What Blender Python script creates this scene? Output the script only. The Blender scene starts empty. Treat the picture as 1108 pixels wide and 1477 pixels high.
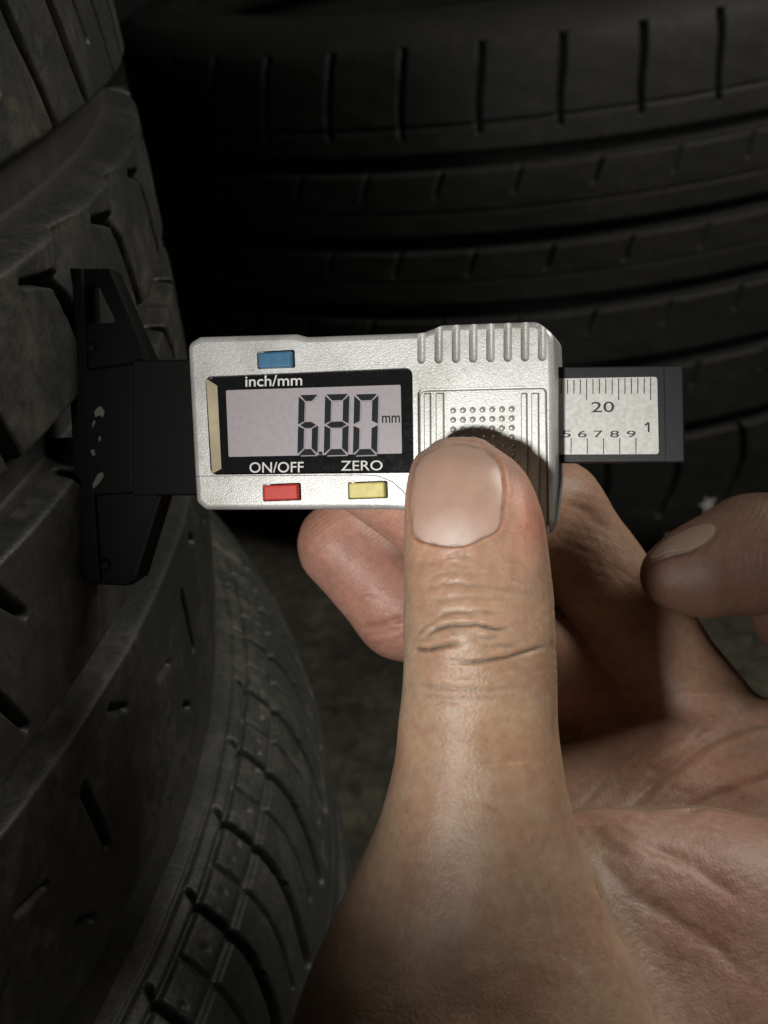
import bpy, bmesh, math, random
import numpy as np
from mathutils import Matrix, Vector
from mathutils.bvhtree import BVHTree

random.seed(4)
rng = np.random.default_rng(4)
scene = bpy.context.scene
COL = scene.collection

# ------------------------------------------------------------------ camera
FPX, CX, CY = 1835.0, 554.0, 738.5          # focal length and centre in photograph pixels
PITCH, ROLL, CAM_H = 0.4868, 0.1429, 0.4135  # camera looks down 28 deg, 0.41 m above the floor
D0 = 0.200                                  # metres from lens to the gauge
_R = np.array([1.0, 0, 0])
_F = np.array([0, math.cos(PITCH), -math.sin(PITCH)])
_U = np.array([0, math.sin(PITCH), math.cos(PITCH)])
R_ = _R * math.cos(ROLL) - _U * math.sin(ROLL)
U_ = _R * math.sin(ROLL) + _U * math.cos(ROLL)
CAM = np.array([0, 0, CAM_H])

cam_data = bpy.data.cameras.new('camera')
cam = bpy.data.objects.new('camera', cam_data)
COL.objects.link(cam)
cam_data.sensor_fit = 'VERTICAL'
cam_data.sensor_height = 24.0
cam_data.lens = 24.0 * FPX / 1477.0
cam_data.clip_start = 0.005
cam_data.clip_end = 50.0
cam_data.dof.use_dof = True
cam_data.dof.focus_distance = 0.192
cam_data.dof.aperture_fstop = 22.0
M = Matrix(((R_[0], U_[0], -_F[0], 0), (R_[1], U_[1], -_F[1], 0), (R_[2], U_[2], -_F[2], CAM_H), (0, 0, 0, 1)))
cam.matrix_world = M
scene.camera = cam
# hand space: millimetres, x right, y up, z towards the lens, origin at the gauge's distance
HAND = M @ Matrix.Translation((0, 0, -D0)) @ Matrix.Scale(0.001, 4)
HNP = np.array(HAND)


def hs(px, py, z=0.0):
    d = D0 * 1000 - z
    return np.array([(px - CX) * d / FPX, (CY - py) * d / FPX, z])


def to_world(p):
    p = np.asarray(p, float)
    return p @ HNP[:3, :3].T + HNP[:3, 3]


# ------------------------------------------------------------------ world and light
world = bpy.data.worlds.new('World')
scene.world = world
world.use_nodes = True
world.node_tree.nodes['Background'].inputs[0].default_value = (1.0, 0.96, 0.90, 1)
world.node_tree.nodes['Background'].inputs[1].default_value = 0.005

def lamp(name, kind, loc, target, power, col, size, angle=None, blend=0.5):
    L = bpy.data.lights.new(name, kind)
    o = bpy.data.objects.new(name, L)
    COL.objects.link(o)
    L.energy = power
    L.color = col
    if kind == 'SPOT':
        L.shadow_soft_size = size
        L.spot_size = math.radians(angle)
        L.spot_blend = blend
    else:
        L.size = size
    a, b = Vector(to_world(loc)), Vector(to_world(target))
    o.location = a
    o.rotation_euler = (b - a).to_track_quat('-Z', 'Y').to_euler()
    return o

lamp('torch', 'SPOT', (-80, -50, 220), hs(705, 575, 0), 2.3, (1.0, 0.97, 0.92), 0.012, 37, 0.95)
lamp('workshop_lamp', 'AREA', (430, 480, 60), hs(640, 800, 0), 2.5, (1.0, 0.95, 0.87), 0.28)

vs = scene.view_settings
scene.display_settings.display_device = 'sRGB'
vs.view_transform = 'Standard'
vs.look = 'None'
vs.exposure = 0.0
vs.gamma = 1.0
vs.use_curve_mapping = False
scene.cycles.use_denoising = True
scene.cycles.max_bounces = 6
scene.cycles.use_adaptive_sampling = True


# ------------------------------------------------------------------ material helpers
def new_mat(name):
    m = bpy.data.materials.new(name)
    m.use_nodes = True
    nt = m.node_tree
    return m, nt, nt.nodes['Principled BSDF']


def noise(nt, scale, detail=4, rough=0.55, coord='Object', dist=0.0):
    tc = nt.nodes.new('ShaderNodeTexCoord')
    n = nt.nodes.new('ShaderNodeTexNoise')
    n.inputs['Scale'].default_value = scale
    n.inputs['Detail'].default_value = detail
    n.inputs['Roughness'].default_value = rough
    n.inputs['Distortion'].default_value = dist
    nt.links.new(tc.outputs[coord], n.inputs['Vector'])
    return n


def ramp(nt, src, stops):
    r = nt.nodes.new('ShaderNodeValToRGB')
    e = r.color_ramp.elements
    while len(e) < len(stops):
        e.new(0.5)
    for k, (p, c) in enumerate(stops):
        e[k].position = p
        e[k].color = (c[0], c[1], c[2], 1) if hasattr(c, '__len__') else (c, c, c, 1)
    nt.links.new(src, r.inputs[0])
    return r


def mixc(nt, fac, a, b, mode='MIX'):
    m = nt.nodes.new('ShaderNodeMix')
    m.data_type = 'RGBA'
    m.blend_type = mode
    for sock, v in ((m.inputs[0], fac), (m.inputs[6], a), (m.inputs[7], b)):
        if hasattr(v, 'is_linked') or hasattr(v, 'links'):
            nt.links.new(v, sock)
        elif hasattr(v, '__len__'):
            sock.default_value = (v[0], v[1], v[2], 1)
        else:
            sock.default_value = v
    return m.outputs[2]


def bump(nt, bsdf, h, strength, dist, chain=None):
    b = nt.nodes.new('ShaderNodeBump')
    b.inputs['Strength'].default_value = strength
    b.inputs['Distance'].default_value = dist
    nt.links.new(h, b.inputs['Height'])
    if chain is not None:
        nt.links.new(chain.outputs[0], b.inputs['Normal'])
    nt.links.new(b.outputs[0], bsdf.inputs['Normal'])
    return b


def plain(name, col, rough, metal=0.0, bscale=None, bstr=0.1, bdist=0.0001, spec=0.5, var=0.12):
    m, nt, b = new_mat(name)
    b.inputs['Roughness'].default_value = rough
    b.inputs['Metallic'].default_value = metal
    b.inputs['Specular IOR Level'].default_value = spec
    n = noise(nt, (bscale or 900.0) * 0.35, 5)
    lo = [c * (1 - var) for c in col]
    hi = [min(1, c * (1 + var)) for c in col]
    r = ramp(nt, n.outputs['Fac'], [(0.3, lo), (0.7, hi)])
    nt.links.new(r.outputs[0], b.inputs['Base Color'])
    if bscale:
        n2 = noise(nt, bscale, 3)
        bump(nt, b, n2.outputs['Fac'], bstr, bdist)
    return m


def rubber_mat(name, base, dust, amount, rough=0.62):
    m, nt, b = new_mat(name)
    n1 = noise(nt, 22.0, 6, 0.62)
    n2 = noise(nt, 160.0, 5, 0.7, dist=0.6)
    n3 = noise(nt, 900.0, 3)
    n4 = noise(nt, 75.0, 4, 0.6)
    f1 = ramp(nt, n1.outputs['Fac'], [(0.40, 0.0), (0.75, 1.0)])
    f2 = ramp(nt, n2.outputs['Fac'], [(0.42, 0.0), (0.72, 1.0)])
    mul = mixc(nt, 1.0, f1.outputs[0], f2.outputs[0], 'MULTIPLY')
    f4 = ramp(nt, n4.outputs['Fac'], [(0.63, 0.0), (0.72, 1.0)])
    add = mixc(nt, 0.35, mul, f4.outputs[0], 'ADD')
    c1 = ramp(nt, n3.outputs['Fac'], [(0.25, [v * 0.75 for v in base]), (0.8, [v * 1.25 for v in base])])
    fac = nt.nodes.new('ShaderNodeMath')
    fac.operation = 'MULTIPLY'
    fac.use_clamp = True
    nt.links.new(add, fac.inputs[0])
    fac.inputs[1].default_value = amount
    col = mixc(nt, fac.outputs[0], c1.outputs[0], dust)
    nt.links.new(col, b.inputs['Base Color'])
    rr = ramp(nt, n1.outputs['Fac'], [(0.2, rough - 0.1), (0.8, rough + 0.13)])
    nt.links.new(rr.outputs[0], b.inputs['Roughness'])
    b.inputs['Specular IOR Level'].default_value = 0.4
    b1 = bump(nt, b, n2.outputs['Fac'], 0.35, 0.0008)
    bump(nt, b, n3.outputs['Fac'], 0.25, 0.0003, b1)
    return m


# ------------------------------------------------------------------ mesh helpers
def mesh_obj(name, verts, faces, mat, parent=None, smooth=False):
    me = bpy.data.meshes.new(name)
    me.from_pydata([tuple(v) for v in verts], [], [tuple(f) for f in faces])
    me.update()
    if smooth:
        me.polygons.foreach_set('use_smooth', np.ones(len(me.polygons), bool))
    o = bpy.data.objects.new(name, me)
    COL.objects.link(o)
    if mat:
        me.materials.append(mat)
    if parent is not None:
        o.parent = parent
    return o


def quads_obj(name, V, Q, mat, parent=None, smooth=True):
    """fast mesh from numpy arrays of verts and quads"""
    me = bpy.data.meshes.new(name)
    V = np.ascontiguousarray(V, np.float32)
    Q = np.ascontiguousarray(Q, np.int32)
    me.vertices.add(len(V))
    me.vertices.foreach_set('co', V.ravel())
    me.loops.add(Q.size)
    me.loops.foreach_set('vertex_index', Q.ravel())
    me.polygons.add(len(Q))
    me.polygons.foreach_set('loop_start', np.arange(0, Q.size, 4, dtype=np.int32))
    me.update(calc_edges=True)
    me.validate()
    if smooth:
        me.polygons.foreach_set('use_smooth', np.ones(len(me.polygons), bool))
    if mat:
        me.materials.append(mat)
    o = bpy.data.objects.new(name, me)
    COL.objects.link(o)
    if parent is not None:
        o.parent = parent
    return o


def empty(name, mat4):
    o = bpy.data.objects.new(name, None)
    o.empty_display_size = 0.01
    COL.objects.link(o)
    o.matrix_world = mat4
    return o


def tag(o, label, cat, group=None, kind=None):
    if label:
        o['label'] = label
    if cat:
        o['category'] = cat
    if group:
        o['group'] = group
    if kind:
        o['kind'] = kind
    return o


def bake(o, autosmooth=40):
    """apply modifiers of o into its own mesh"""
    dg = bpy.context.evaluated_depsgraph_get()
    me = bpy.data.meshes.new_from_object(o.evaluated_get(dg))
    old = o.data
    o.modifiers.clear()
    o.data = me
    me.name = o.name
    if autosmooth:
        me.polygons.foreach_set('use_smooth', np.ones(len(me.polygons), bool))
        me.set_sharp_from_angle(angle=math.radians(autosmooth))
        flat_caps(me)
    return o


def flat_caps(me):
    """large flat faces keep their own normal, so only the bevels shade round"""
    for p in me.polygons:
        if abs(p.normal.z) > 0.9995:
            p.use_smooth = False


def round_poly(pts, r, seg=5):
    """round the corners of a polygon; r is one radius or one for each corner"""
    out = []
    n = len(pts)
    for i in range(n):
        p0, p1, p2 = [np.array(pts[(i + k) % n], float) for k in (-1, 0, 1)]
        rr = r[i] if hasattr(r, '__len__') else r
        a, b = p0 - p1, p2 - p1
        la, lb = np.linalg.norm(a), np.linalg.norm(b)
        a, b = a / la, b / lb
        ang = math.acos(max(-1, min(1, a @ b)))
        t = min(rr / max(1e-6, math.tan(ang / 2)), la * 0.48, lb * 0.48)
        if rr <= 0 or ang > 3.0:
            out.append(tuple(p1))
            continue
        s, e = p1 + a * t, p1 + b * t
        for k in range(seg + 1):
            f = k / seg
            out.append(tuple((1 - f) ** 2 * s + 2 * f * (1 - f) * p1 + f * f * e))
    return out


def prism(name, poly, w0, w1, mat, parent, bevel=0.0, seg=3, front_only=False):
    """polygon in gauge (u,v) mm extruded from w0 to w1; coordinates stored in metres"""
    n = len(poly)
    if sum(poly[i][0] * poly[(i + 1) % n][1] - poly[(i + 1) % n][0] * poly[i][1] for i in range(n)) < 0:
        poly = poly[::-1]
    V = [(u * .001, v * .001, w0 * .001) for u, v in poly] + [(u * .001, v * .001, w1 * .001) for u, v in poly]
    F = [list(range(n))[::-1], list(range(n, 2 * n))] + [[i, (i + 1) % n, n + (i + 1) % n, n + i] for i in range(n)]
    o = mesh_obj(name, V, F, mat, parent)
    if bevel > 0:
        bm = bmesh.new()
        bm.from_mesh(o.data)
        bm.verts.ensure_lookup_table()
        es = []
        for e in bm.edges:
            z0, z1 = e.verts[0].co.z, e.verts[1].co.z
            if abs(z0 - z1) < 1e-9 and (z0 > (w0 + w1) * .0005 or not front_only):
                es.append(e)
        bmesh.ops.bevel(bm, geom=es, offset=bevel * .001, segments=seg, profile=0.5, affect='EDGES', clamp_overlap=True)
        bm.to_mesh(o.data)
        bm.free()
        o.data.polygons.foreach_set('use_smooth', np.ones(len(o.data.polygons), bool))
        o.data.set_sharp_from_angle(angle=math.radians(35))
        flat_caps(o.data)
    return o


def cut(o, cutters):
    for c in cutters:
        md = o.modifiers.new('cut', 'BOOLEAN')
        md.operation = 'DIFFERENCE'
        md.solver = 'EXACT'
        md.object = c
    bpy.context.view_layer.update()
    bake(o, 35)
    for c in cutters:
        bpy.data.objects.remove(c, do_unlink=True)


def text_obj(name, body, u0, v0, width, height, w, mat, parent, bold=0.0):
    """flat lettering fitted into a box (mm) whose lower-left corner is u0,v0"""
    cu = bpy.data.curves.new(name, 'FONT')
    cu.body = body
    cu.size = 1.0
    cu.offset = bold
    cu.resolution_u = 4
    t = bpy.data.objects.new(name, cu)
    COL.objects.link(t)
    bpy.context.view_layer.update()
    dg = bpy.context.evaluated_depsgraph_get()
    me = bpy.data.meshes.new_from_object(t.evaluated_get(dg))
    bpy.data.objects.remove(t, do_unlink=True)
    co = np.empty(len(me.vertices) * 3, np.float32)
    me.vertices.foreach_get('co', co)
    co = co.reshape(-1, 3)
    mn, mx = co.min(0), co.max(0)
    co[:, 0] = (u0 + (co[:, 0] - mn[0]) / (mx[0] - mn[0]) * width) * .001
    co[:, 1] = (v0 + (co[:, 1] - mn[1]) / (mx[1] - mn[1]) * height) * .001
    co[:, 2] = w * .001
    me.vertices.foreach_set('co', co.ravel())
    me.update()
    me.materials.clear()
    me.materials.append(mat)
    o = bpy.data.objects.new(name, me)
    COL.objects.link(o)
    o.parent = parent
    return o


# ------------------------------------------------------------------ floor
def floor_material():
    m, nt, b = new_mat('rough_concrete')
    n1 = noise(nt, 14, 8, 0.65)
    n2 = noise(nt, 90, 6, 0.7, dist=0.8)
    r = ramp(nt, n1.outputs['Fac'], [(0.3, (0.075, 0.07, 0.052)), (0.55, (0.145, 0.135, 0.098)), (0.8, (0.25, 0.235, 0.18))])
    r2 = ramp(nt, n2.outputs['Fac'], [(0.3, 0.45), (0.6, 1.0), (0.75, 1.5)])
    nt.links.new(mixc(nt, 1.0, r.outputs[0], r2.outputs[0], 'MULTIPLY'), b.inputs['Base Color'])
    b.inputs['Roughness'].default_value = 0.9
    bump(nt, b, n2.outputs['Fac'], 1.0, 0.006)
    return m

N = 60
gx = np.linspace(-3, 3, N + 1)
X, Y = np.meshgrid(gx, gx)
V = np.stack([X.ravel(), Y.ravel() + 1.2, rng.normal(0, 0.0006, X.size)], -1)
ii = np.arange((N + 1) ** 2).reshape(N + 1, N + 1)
Q = np.stack([ii[:-1, :-1].ravel(), ii[:-1, 1:].ravel(), ii[1:, 1:].ravel(), ii[1:, :-1].ravel()], -1)
ground = quads_obj('ground', V, Q, floor_material())
ground['kind'] = 'structure'


# ------------------------------------------------------------------ tyres
def sstep(a, b, x):
    t = np.clip((x - a) / (b - a), 0, 1)
    return t * t * (3 - 2 * t)


def seg_dist(x, y, a, b):
    ax, ay = a
    dx, dy = b[0] - ax, b[1] - ay
    t = np.clip(((x - ax) * dx + (y - ay) * dy) / (dx * dx + dy * dy), 0, 1)
    return np.hypot(x - ax - t * dx, y - ay - t * dy), t


def slit(p, s, pts, w, depth, w_end=None):
    """groove along a polyline in (p,s) mm; half width w (to w_end), returns depth field"""
    out = np.zeros_like(p)
    n = len(pts) - 1
    for k in range(n):
        d, t = seg_dist(p, s, pts[k], pts[k + 1])
        wk = w if w_end is None else w + (w_end - w) * ((k + t) / n)
        out = np.maximum(out, depth * np.minimum(1, (wk + 0.25) / 1.1) * (1 - sstep(np.maximum(wk - 0.55, 0.05), wk + 0.7, d)))
    return out


def band(s, c, hw, depth, edge=1.6):
    return depth * (1 - sstep(hw - edge, hw + edge * 0.4, np.abs(s - c)))


def make_tyre(name, loc, R, half, pattern, t0, t1, step, mats, section, rim_r, c1=7.0, c2=4.5, rnd=0.14, shear=None):
    """a tyre lying flat, axis vertical; pattern(p, s) -> depth (mm), piece id (int)"""
    root = empty(name, Matrix.Translation(loc))
    dense = np.arange(t0, t1, step * 0.001 / R)
    rest = np.linspace(t1, t0 + 2 * math.pi, 90)[:-1]
    th = np.concatenate([dense, rest])
    nt_ = len(th)
    isd = np.concatenate([np.ones(len(dense), bool), np.zeros(len(rest), bool)])
    zz = np.linspace(-half, half, 6001)
    ab = np.abs(zz) / half
    drop = c1 * ab ** 2.6
    tt = np.clip((ab - (1 - rnd)) / rnd, 0, 1) * 0.985
    drop = drop + c2 * (1 - np.sqrt(1 - tt * tt))
    arc = np.concatenate([[0], np.cumsum(np.hypot(np.diff(zz), np.diff(drop)))])
    arc -= arc[-1] / 2
    smax = arc[-1]
    sv = np.linspace(-smax, smax, int(2 * smax / step) + 1)
    ns = len(sv)
    TH, S = np.meshgrid(th, sv, indexing='ij')
    if shear is not None:                   # rows of the net run along the slanted cuts
        TH = TH + shear(S) * 0.001 / R
    Pm = (TH - t0) * R * 1000
    dep, ids = pattern(Pm, S, smax)
    dep = np.where(isd[:, None], dep, np.minimum(dep, 0))
    ZS = np.interp(sv, arc, zz)
    DR = np.interp(sv, arc, drop)
    # outward direction of the profile, so that cuts go in along the surface normal
    dz, dr = np.gradient(ZS), -np.gradient(DR)
    ln = np.hypot(dz, dr)
    n_r, n_z = dz / ln, -dr / ln
    rr = R - (DR[None] + dep * n_r[None]) * 0.001
    Zc = (ZS[None] - dep * n_z[None]) * 0.001
    # a little wear waviness
    rr += 0.00012 * np.sin(Pm * 0.21 + S * 0.13) * np.sin(Pm * 0.057 - S * 0.31)
    V = np.stack([rr * np.cos(TH), rr * np.sin(TH), Zc], -1)
    i = np.arange(nt_ * ns).reshape(nt_, ns)
    j = np.roll(i, -1, axis=0)
    Q = np.stack([i[:, :-1], j[:, :-1], j[:, 1:], i[:, 1:]], -1).reshape(-1, 4)
    fid = ids[:, :-1].copy()
    dm = np.minimum(np.minimum(dep[:, :-1], dep[:, 1:]), np.minimum(np.roll(dep, -1, 0)[:, :-1], np.roll(dep, -1, 0)[:, 1:]))
    fid[dm > 4.0] = 0
    fid[~isd, :] = np.where(fid[~isd, :] > 0, 9999, 0)
    fid = fid.ravel()
    # smooth normals of the whole tread are kept for each piece
    Vf = V.reshape(-1, 3)
    for u in np.unique(fid):
        q = Q[fid == u]
        un, inv = np.unique(q.ravel(), return_inverse=True)
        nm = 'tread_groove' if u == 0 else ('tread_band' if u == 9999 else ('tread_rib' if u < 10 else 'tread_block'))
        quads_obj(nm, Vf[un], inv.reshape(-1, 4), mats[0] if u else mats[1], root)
    # sidewalls
    edge_r = R * 1000 - drop[-1]
    prof = [(edge_r, half), (edge_r - 5, half + (section - half) * 0.45), (edge_r - 14, half + (section - half) * 0.75), (edge_r - 15.5, half + (section - half) * 0.80),
            (edge_r - 17, half + (section - half) * 0.80), (edge_r - 34, section), (edge_r - 60, section - 2), (rim_r + 22, section - 9), (rim_r + 12, section - 9),
            (rim_r + 10, section - 6), (rim_r + 3, section - 8), (rim_r, section - 14), (rim_r, section - 22), (rim_r + 12, section - 26), (rim_r + 50, section - 14), (edge_r - 26, section - 26), (edge_r - 14, 0)]
    pr = np.array(prof)
    for sg in (1, -1):
        k = len(pr)
        V2 = np.stack([np.outer(np.cos(th), pr[:, 0]), np.outer(np.sin(th), pr[:, 0]), np.tile(pr[:, 1] * sg, (nt_, 1))], -1) * 0.001
        sub = slice(None, None, 4)
        keep = np.unique(np.concatenate([np.arange(0, len(dense), 4), np.arange(len(dense) - 1, nt_)]))
        V2 = V2[keep]
        m2 = len(keep)
        i2 = np.arange(m2 * k).reshape(m2, k)
        j2 = np.roll(i2, -1, axis=0)
        Q2 = np.stack([i2[:, :-1], i2[:, 1:], j2[:, 1:], j2[:, :-1]], -1).reshape(-1, 4)
        if sg < 0:
            Q2 = Q2[:, ::-1]
        quads_obj('sidewall', V2.reshape(-1, 3), Q2, mats[2], root)
    return root


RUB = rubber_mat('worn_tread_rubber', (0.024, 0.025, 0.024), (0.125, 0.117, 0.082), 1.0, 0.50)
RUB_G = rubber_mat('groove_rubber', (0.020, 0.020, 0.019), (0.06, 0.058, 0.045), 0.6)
RUB_S = rubber_mat('sidewall_rubber', (0.028, 0.028, 0.026), (0.07, 0.068, 0.055), 0.6)
RUB_D = rubber_mat('dusty_tread_rubber', (0.042, 0.044, 0.041), (0.20, 0.195, 0.15), 0.85, 0.46)
RUB_F = rubber_mat('far_tread_rubber', (0.025, 0.025, 0.0235), (0.075, 0.073, 0.06), 0.7, 0.62)


def pat_measured(p, s, smax):
    """tyre being measured: two wide grooves, hooked and slanted slits"""
    dep = np.maximum(band(s, 19.5, 6.3, 7.5, 3.4), band(s, -18.5, 5.0, 6.8, 1.8))
    dep = np.maximum(dep, band(s, -57, 3.6, 6.0, 2.0))
    dep = np.maximum(dep, band(s, 62, 3.6, 6.0, 2.0))
    ids = np.where(s > 62, 1, np.where(s > 19.5, 2, np.where(s > -18.5, 3, np.where(s > -57, 4, 5))))
    pitch = 34.0
    off = PH_MEAS
    k = np.floor((p - off) / pitch)
    q = p - off - k * pitch
    for sh in (-pitch, 0, pitch):
        qq = q - sh
        # hooked slit in the middle rib
        dep = np.maximum(dep, slit(qq, s, [(1, 9.5), (8, 7.6), (12, 6.5), (15.5, 0), (20, -13)], 0.15, 5.5, 1.9))
        # lower ribs: a few notches and short slits
        dep = np.maximum(dep, slit(qq, s, [(2, -22), (11, -34)], 1.2, 4.0, 0.5))
    for k2 in range(-1, 6):
        b0 = k2 * 61.0 + 17
        dep = np.maximum(dep, slit(p, s, [(b0 + 30, -72), (b0 + 34, -88)], 1.0, 3.6, 0.8))
        dep = np.maximum(dep, slit(p, s, [(b0 + 6, -76), (b0 + 14, -78)], 0.6, 2.6, 0.4))
        dep = np.maximum(dep, slit(p, s, [(b0 + 44, -66), (b0 + 50, -70)], 0.7, 2.6, 0.5))
        dep = np.maximum(dep, slit(p, s, [(b0 + 20, -93), (b0 + 25, -97)], 0.7, 2.6, 0.5))
        dep = np.maximum(dep, slit(p, s, [(b0 + 14, -40), (b0 + 19, -50)], 0.8, 3.0, 0.5))
    for k2 in range(-1, 9):
        b0 = k2 * 50.0 + PH_TOP
        # long slanted slits above the upper groove
        dep = np.maximum(dep, slit(p, s, [(b0, 66), (b0 + 16, 27)], 1.8, 3.4, 1.3))
        dep = np.maximum(dep, slit(p, s, [(b0 + 14, 66), (b0 + 27, 36)], 0.6, 2.5))
        dep = np.maximum(dep, slit(p, s, [(b0 + 30, 66), (b0 + 47, 24)], 1.3, 3.0, 0.8))
    # chamfered step between neighbouring lugs of the middle rib
    line = q - 13 - (6 - s) * (-0.55)
    st = sstep(0, 1.2, line) * (1 - sstep(1.2, 16, line)) * sstep(2, 9, s) * (1 - sstep(12, 14, s)) * 1.7
    dep = np.maximum(dep, st)
    return dep, ids


def pat_lower(p, s, smax):
    """tyre underneath: shoulder with curved lugs and rows of worn stitches"""
    e = smax - s                      # distance from the upper edge
    dep = np.maximum(band(e, 8.5, 0.55, 1.5, 0.5), band(e, 17.5, 1.1, 1.0, 0.8))
    dep = np.maximum(dep, band(e, 4.2, 0.5, 0.8, 0.5))
    dep = np.maximum(dep, band(e, 53, 0.55, 1.0, 0.5))
    dep = np.maximum(dep, band(e, 66, 4.5, 6.5, 1.8))
    dep = np.maximum(dep, band(e, 100, 4.5, 6.5, 1.8))
    dep = np.maximum(dep, band(e, 145, 4.0, 6.5, 1.8))
    pitch = 25.0
    off = PH_LOW
    k = np.floor((p - off) / pitch)
    q = p - off - k * pitch
    for sh in (-pitch, 0, pitch):
        qq = q - sh
        dep = np.maximum(dep, slit(qq, e, [(2.5, 6), (0.3, 9), (0.3, 18), (-0.5, 26), (-3.5, 34), (-9, 44)], 0.35, 3.8, 2.1))
        dep = np.maximum(dep, slit(qq, e, [(12.6, 9), (12.6, 18), (12, 26), (9.5, 33), (5.5, 40)], 0.3, 2.6, 0.55))
        dep = np.maximum(dep, 1.4 * (1 - sstep(0.7, 1.5, np.hypot(qq - 5, e - 53))))
        for a in range(5):
            w_ = 0.55 * np.sin(a * 2.1 + k * 1.7)
            dep = np.maximum(dep, (0.35 + w_ * 0.5) * (1 - sstep(0.5, 1.3, np.hypot(qq - 3 - a * 4.7 - w_, e - 13 - w_))))
    ids = np.where(e < 66, 10 + (k % 200).astype(int), np.where(e < 100, 2, np.where(e < 145, 3, 4)))
    return dep, ids


def pat_far(p, s, smax):
    """far tyre: straight grooves, square shoulder lugs, slanted notches"""
    s = s - 15
    dep = band(s, 95, 0.9, 1.6, 0.6)
    for c, hw in ((76, 4.6), (33, 4.6), (-6, 4.8), (-46, 4.6), (-92, 4.6)):
        dep = np.maximum(dep, band(s, c, hw, 7.0, 2.0))
    dep = np.maximum(dep, band(s, 50, 0.5, 1.8, 0.5))
    dep = np.maximum(dep, band(s, 12, 0.4, 1.2, 0.5))
    pitch = 42.0
    off = PH_FAR
    k = np.floor((p - off) / pitch)
    q = p - off - k * pitch
    for sh in (-pitch, 0, pitch):
        qq = q - sh
        dep = np.maximum(dep, slit(qq, s, [(0, 91), (0.5, 105), (3, 120), (5, 140)], 1.1, 6.0, 1.7))
        for top, o_ in ((71, 16), (28, 30), (-11, 8), (-51, 24)):
            vy = np.sin(k * 2.7 + top)
            dep = np.maximum(dep, slit(qq, s, [(o_ + 4, top), (o_ - 0.5, top - 12)], 1.3, 3.6, 0.7) * (0.8 + 0.2 * vy))
        dep = np.maximum(dep, slit(qq, s, [(12, -94), (15, -106), (15, -120), (11, -132), (4, -146)], 1.3, 5.5, 2.0))
    ids = np.where(s > 95, 10 + (k % 300).astype(int), np.where(s > 76, 1, np.where(s > 33, 2, np.where(s > -6, 3, np.where(s > -46, 4, np.where(s > -92, 5, 400 + (k % 300).astype(int)))))))
    return dep, ids


PH_MEAS, PH_LOW, PH_FAR, PH_TOP = 25.0, 6.0, 10.0, 10.0
rad = math.radians
up_tyre = make_tyre('tyre', (-0.3645, 0.2636, CAM_H - 0.0620), 0.3243, 109, pat_measured, rad(-36), rad(13), 0.42, (RUB, RUB_G, RUB_S), 110, 205, 6.0, 2.5, 0.05, lambda v: -0.41 * np.clip(v - 27, 0, 60) - 0.35 * np.clip(v, -14, 7))
tag(up_tyre, 'worn tyre with wide tread grooves lying on top at left, gauge pressed against it', 'tyre', 'tyres lying in stacks')
low_tyre = make_tyre('tyre', (-0.3510, 0.2560, CAM_H - 0.2935), 0.3280, 118, pat_lower, rad(-40), rad(14), 0.50, (RUB_D, RUB_G, RUB_S), 120, 205, 4.0, 24.0, 0.40)
tag(low_tyre, 'dusty tyre with curved shoulder cuts lying beneath the measured tyre, lower left', 'tyre', 'tyres lying in stacks')
far_tyre = make_tyre('tyre', (0.1479, 0.9498, CAM_H - 0.2470), 0.2953, 149, pat_far, rad(-155), rad(-45), 0.85, (RUB_F, RUB_G, RUB_S), 162.5, 225)
tag(far_tyre, 'dark tyre with straight grooves lying flat behind the gauge at right', 'tyre', 'tyres lying in stacks')


# ------------------------------------------------------------------ tread depth gauge
YAW = math.radians(14.0)
g_origin = hs(540, 607, 0)
GM = HAND @ Matrix.Translation(g_origin) @ Matrix.Rotation(-YAW, 4, 'Y') @ Matrix.Scale(1000, 4)   # local units: metres
gauge = empty('tread_depth_gauge', GM)
tag(gauge, 'silver digital tread depth gauge reading 6.80 mm, black foot against the tyre', 'gauge')
_ry = np.array([[math.cos(YAW), 0, -math.sin(YAW)], [0, 1, 0], [math.sin(YAW), 0, math.cos(YAW)]])   # local mm -> hand mm


def G(px, py, w):
    """gauge-plane coordinates (u,v in mm) of a photograph pixel at height w above the beam's plane"""
    cpos = _ry.T @ (np.array([0, 0, D0 * 1000]) - g_origin)
    d = _ry.T @ np.array([(px - CX) / FPX, (CY - py) / FPX, -1.0])
    t = (w - cpos[2]) / d[2]
    p = cpos + d * t
    return (p[0], p[1])


def Gs(pts, w):
    return [G(x, y, w) for x, y in pts]


def silver_paint():
    m, nt, b = new_mat('silver_paint')
    n = noise(nt, 5200, 2)
    n2 = noise(nt, 120, 5, 0.6)
    r = ramp(nt, n.outputs['Fac'], [(0.3, (0.50, 0.505, 0.50)), (0.55, (0.60, 0.605, 0.595)), (0.78, (0.80, 0.80, 0.79))])
    r2 = ramp(nt, n2.outputs['Fac'], [(0.30, (0.74, 0.73, 0.69)), (0.55, (1.0, 1.0, 1.0))])
    n5 = noise(nt, 1500, 4, 0.7, dist=1.0)
    r5 = ramp(nt, n5.outputs['Fac'], [(0.30, (0.70, 0.68, 0.64)), (0.42, (1.0, 1.0, 1.0))])
    c = mixc(nt, 1.0, r.outputs[0], r2.outputs[0], 'MULTIPLY')
    nt.links.new(mixc(nt, 1.0, c, r5.outputs[0], 'MULTIPLY'), b.inputs['Base Color'])
    b.inputs['Metallic'].default_value = 0.45
    b.inputs['Roughness'].default_value = 0.42
    bump(nt, b, n.outputs['Fac'], 0.30, 0.00012)
    return m

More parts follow.
